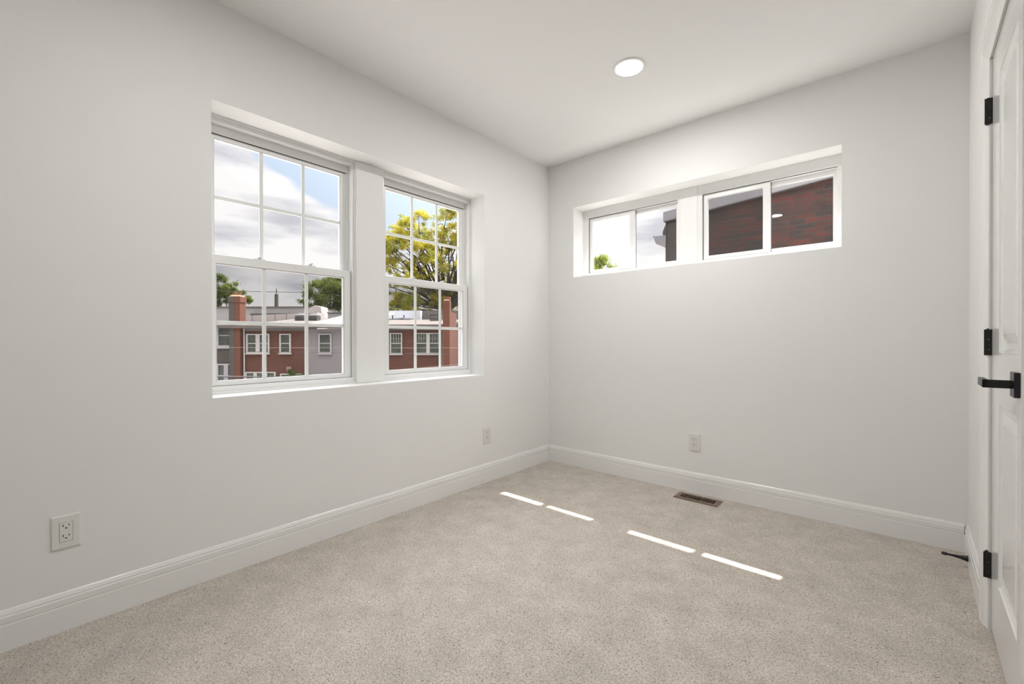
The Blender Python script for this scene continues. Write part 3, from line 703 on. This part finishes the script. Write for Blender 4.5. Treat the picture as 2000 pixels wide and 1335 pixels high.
MB().cyl((0.1, -0.1, 2.7 - GZ), (0.1, -0.1, 3.3 - GZ), 0.09, 0.07, n=10).build('vent_pipe', 'roof_tan', o)

# utility pole and cables
o = on_street('utility_pole', -32.4, 60.0, GZ); tag(o, 'dark wooden utility pole above the far roofs', 'pole')
MB().cyl((0, 0, 0), (0.05, 0, 7.35 - GZ), 0.30, 0.24, n=12).build('shaft', 'pole_wood', o); MB().cyl((0.05, 0, 7.3 - GZ), (0.05, 0, 8.1 - GZ), 0.07, n=8).build('finial', 'vent_metal', o)
def cable(pts, r, mat, label, sag=0.15):
    base = street(*pts[0]); m = MB(); P = []
    for i in range(17):
        t = i / 16; a = street(*pts[0]); b = street(*pts[1]); q = a.lerp(b, t); q.z -= sag * 4 * t * (1 - t); P.append(q - base)
    m.tube(P, [r] * len(P), n=6); o = m.build('cable', mat); o.location = base
    tag(o, label, 'cable', 'overhead cables across the street'); return o
cable([(-46, 56, 7.75), (-14, 56, 7.3)], 0.035, 'cable_black', 'thin dark cable high in the sky by the utility pole', 0.3)
cable([(-22, 27.0, 0.62), (3, 27.0, 0.56)], 0.012, 'cable_pale', 'pale thin cable crossing the upper house windows', 0.05)
cable([(-22, 27.4, 0.42), (3, 27.4, 0.10)], 0.010, 'cable_black', 'thin dark cable just below the pale one', 0.05)
cable([(-22, 25.0, -0.92), (3, 25.0, -1.10)], 0.014, 'cable_pale', 'pale cable crossing below the first floor of the houses', 0.1)
cable([(-22, 24.0, -0.93), (-10.8, 24.0, -1.0)], 0.028, 'cable_black', 'thick dark cable at the bottom of the nearer window', 0.02)
cable([(-8.5, 24.5, -0.78), (-2.5, 24.5, -0.30)], 0.014, 'cable_pale', 'pale cable rising towards the right chimney', 0.03)

# trees
def tree(name, u, v, base, clusters, leafmat, label, seed, count, size, trunk_r=0.35, fork=None, twigs=6, limb=0.45):
    """clusters: [(du, dv, z, radius)] in the street frame relative to the trunk foot"""
    rnd = random.Random(seed); o = on_street(name, u, v, base); tag(o, label, 'tree')
    br = MB(); fork = fork if fork is not None else 2.5
    br.tube([(0, 0, 0), (0.05, 0, fork * 0.5), (0.0, 0.1, fork)], [trunk_r, trunk_r * 0.85, trunk_r * 0.75], n=9)
    tot = sum(c[3] ** 2 for c in clusters); V = []; Fc = []
    for (du, dv, z, r) in clusters:
        tip = Vector((du, dv, z - base)); st_ = Vector((0, 0.1, fork))
        P = []
        bend = Vector((rnd.uniform(-1, 1), rnd.uniform(-1, 1), rnd.uniform(0.1, 0.8))) * (tip - st_).length * 0.12
        for i in range(7):
            t = i / 6; P.append(st_.lerp(tip, t) + bend * math.sin(PI * t) + Vector((rnd.uniform(-1, 1), rnd.uniform(-1, 1), rnd.uniform(-1, 1))) * 0.10 * (0 < i))
        br.tube(P, [trunk_r * (limb - (limb - 0.07) * i / 6) for i in range(7)], n=6)
        for k in range(twigs):
            d = Vector((rnd.gauss(0, 1), rnd.gauss(0, 1), rnd.gauss(0.3, 0.8))).normalized()
            a = P[rnd.randint(3, 6)]; e = a + d * r * rnd.uniform(0.6, 0.95)
            mid = a.lerp(e, 0.5) + Vector((rnd.uniform(-1, 1), rnd.uniform(-1, 1), rnd.uniform(-0.5, 1))) * 0.15 * r
            br.tube([a, mid, e], [trunk_r * 0.13, trunk_r * 0.08, trunk_r * 0.03], n=4)
        n = int(count * r * r / tot)
        clumps = []
        for k in range(max(8, int(14 * r))):
            d = Vector((rnd.gauss(0, 1), rnd.gauss(0, 1), rnd.gauss(0, 1))).normalized() * r * rnd.uniform(0.35, 1.0) ** 0.6
            clumps.append(tip + d)
        for k in range(n):
            q = rnd.choice(clumps) + Vector((rnd.gauss(0, 1), rnd.gauss(0, 1), rnd.gauss(0, 0.8))) * 0.17 * r
            s = size * rnd.uniform(0.6, 1.3)
            a = Vector((rnd.gauss(0, 1), rnd.gauss(0, 1), rnd.gauss(0, 0.7))).normalized(); b = a.orthogonal().normalized(); b = (b * math.cos(k) + a.cross(b) * math.sin(k))
            i = len(V); V += [q - a * s, q + b * s * 0.42, q + a * s, q - b * s * 0.42]; Fc.append((i, i + 1, i + 2, i + 3))
    br.build('trunk', 'bark', o, fix=False)
    m = MB(); m.v = [tuple(p) for p in V]; m.f = Fc; m.build('foliage', leafmat, o, fix=False)
    return o
# the big tree behind the right-hand houses
rnd = random.Random(4); cl = []
for i in range(9):
    for j in range(8):
        a = -1 + 2 * (i + rnd.uniform(0.15, 0.85)) / 9; b = -1 + 2 * (j + rnd.uniform(0.15, 0.85)) / 8
        if a * a * 0.8 + b * b * 0.9 > 1.05 or (rnd.random() < 0.10 and b > -0.3): continue
        cl.append((-1.1 + 7.9 * a, rnd.uniform(-2.8, 2.8), 9.5 + 5.3 * b + 0.9 * a + 1.3 * math.exp(-((a - 0.25) / 0.3) ** 2) * (b > 0.4), rnd.uniform(0.95, 1.35)))
cl += [(-5.6, 0.0, 13.3, 1.2), (-4.4, 0.5, 13.9, 1.2), (-6.6, 0.0, 12.2, 1.3), (-3.2, 0.0, 12.9, 1.3), (3.0, 0.0, 15.9, 1.2), (1.4, 0.4, 14.9, 1.3), (-1.2, 0.2, 12.6, 1.4), (4.2, 0.0, 13.6, 1.3), (0.6, 0.0, 12.4, 1.4)]
tree('oak_tree', -7.6, 50.0, GZ, cl, 'leaf_gold', 'large golden green tree with dark branches towering over the right-hand houses', 11, 125000, 0.092, trunk_r=0.46, fork=8.0, twigs=6, limb=0.30)
tree('shade_tree', -22.4, 53.0, GZ, [(-2.2, 0, 5.6, 1.3), (-1.2, 0.5, 7.0, 1.5), (0.4, 0, 6.4, 1.7), (1.6, -0.4, 7.6, 1.6), (2.9, 0, 6.2, 1.7), (3.6, 0.6, 8.0, 1.5), (0.4, 0.5, 8.0, 1.2), (5.0, 0, 6.8, 1.6), (1.5, 0, 4.9, 1.3), (3.4, 0, 4.8, 1.2)],
     'leaf_green', 'dark green tree behind the pale grey house', 5, 34000, 0.115, trunk_r=0.3, fork=6.0)
tree('shade_tree', -40.4, 60.0, GZ, [(-1.8, 0, 8.0, 1.6), (0.2, 0, 8.8, 1.3), (1.6, 0, 8.0, 1.25), (3.6, 0, 7.0, 0.95), (0.8, 0.5, 7.1, 1.3), (-2.0, 0, 5.8, 1.5), (-0.6, 0, 5.4, 1.2), (2.6, 0, 7.5, 0.9)],
     'leaf_green', 'green tree above the left-hand brick chimney', 8, 24000, 0.125, trunk_r=0.3, fork=6.2)
tree('shrub_tree', -15.0, 30.0, GZ, [(0, -0.4, -1.35, 0.42), (0.35, -0.3, -1.55, 0.40), (-0.3, -0.3, -1.7, 0.38)],
     'leaf_green', 'small green tree against the red brick wall beside the grey house', 3, 2200, 0.055, trunk_r=0.05, fork=1.7, twigs=4)

# tree seen low in the left high window
def world_tree():
    rnd = random.Random(21)
    o = tree('street_tree', 0, 0, GZ, [(-1.3, 0, 5.2, 1.2), (0.1, 0.2, 5.8, 1.15), (1.0, 0, 5.0, 1.0), (-0.9, 0, 4.2, 1.3), (-0.2, -0.3, 6.35, 0.7), (0.8, 0.4, 4.0, 1.2)],
             'leaf_lime', 'lime green tree top low in the left high window', 17, 16000, 0.085, trunk_r=0.22, fork=5.6)
    o.location = (-13.75, 25.0, GZ); o.rotation_euler = (0, 0, 0.48)
world_tree()

# ================================================================== OUTSIDE: neighbour's old brick side wall beyond the back windows
NY = 4.2
nb = empty('neighbour_house', (-0.675, NY, GZ)); tag(nb, 'old red and soot stained brick house wall close beyond the high windows', 'house')
def ztop(x): return 2.952 + 0.079 * (x + 0.675)      # underside of the flashing
L_ = 9.0
zt0, zt1 = ztop(-0.675) - GZ, ztop(-0.675 + L_) - GZ
MB().hexa([(0, 0, 0), (L_, 0, 0), (L_, 0.35, 0), (0, 0.35, 0), (0, 0, zt0), (L_, 0, zt1), (L_, 0.35, zt1), (0, 0.35, zt0)]).build('wall', 'old_brick', nb)
MB().hexa([(-0.03, -0.035, zt0 + 0.012), (L_, -0.035, zt1 + 0.012), (L_, 0.40, zt1 + 0.012), (-0.03, 0.40, zt0 + 0.012),
           (-0.03, -0.035, zt0 + 0.168), (L_, -0.035, zt1 + 0.168), (L_, 0.40, zt1 + 0.168), (-0.03, 0.40, zt0 + 0.168)]).build('flashing', 'flashing', nb)
MB().hexa([(-0.012, -0.050, zt0), (L_, -0.050, zt1), (L_, 0.36, zt1), (-0.012, 0.36, zt0), (-0.012, -0.050, zt0 + 0.011), (L_, -0.050, zt1 + 0.011), (L_, 0.36, zt1 + 0.011), (-0.012, 0.36, zt0 + 0.011)]).build('drip_edge', 'shingle_dark', nb)
# parapet shoulder and cornice at the street end, profile in (x, z)
def prism(pts, y0, y1):
    k = len(pts); return MB().add([(x, y, z) for y in (y0, y1) for x, z in pts], [tuple(range(k)), tuple(range(2 * k - 1, k - 1, -1))] + [(i, (i + 1) % k, (i + 1) % k + k, i + k) for i in range(k)])
zz = lambda z: z - GZ
prism([(0.02, zz(2.94)), (0.0, zz(2.90)), (-0.015, zz(2.87)), (-0.045, zz(2.80)), (-0.045, zz(2.76)), (-0.03, zz(2.72)), (-0.035, zz(2.60)), (0.02, zz(2.55))], -0.02, 0.36).build('shoulder', 'stucco_dark', nb)
prism([(0.012, zz(2.735)), (-0.17, zz(2.742)), (-0.205, zz(2.760)), (-0.205, zz(2.730)), (-0.185, zz(2.715)), (-0.165, zz(2.640)), (-0.145, zz(2.610)), (0.012, zz(2.555))], -0.04, 5.5).build('cornice', 'flashing', nb)
MB().box(0.0, 0.38, -0.012, 0.0, 0.0, zt0 - 0.02).build('stucco_return', 'stucco_dark', nb)
MB().box(0.02, L_, 0.36, 5.5, 0.0, zt0 - 0.25).build('rear_mass', 'stucco_dark', nb)
MB().box(0.003, 0.30, 0.36, 5.5, 0.0, zt0 - 0.24).build('front_wall', 'old_brick', nb)
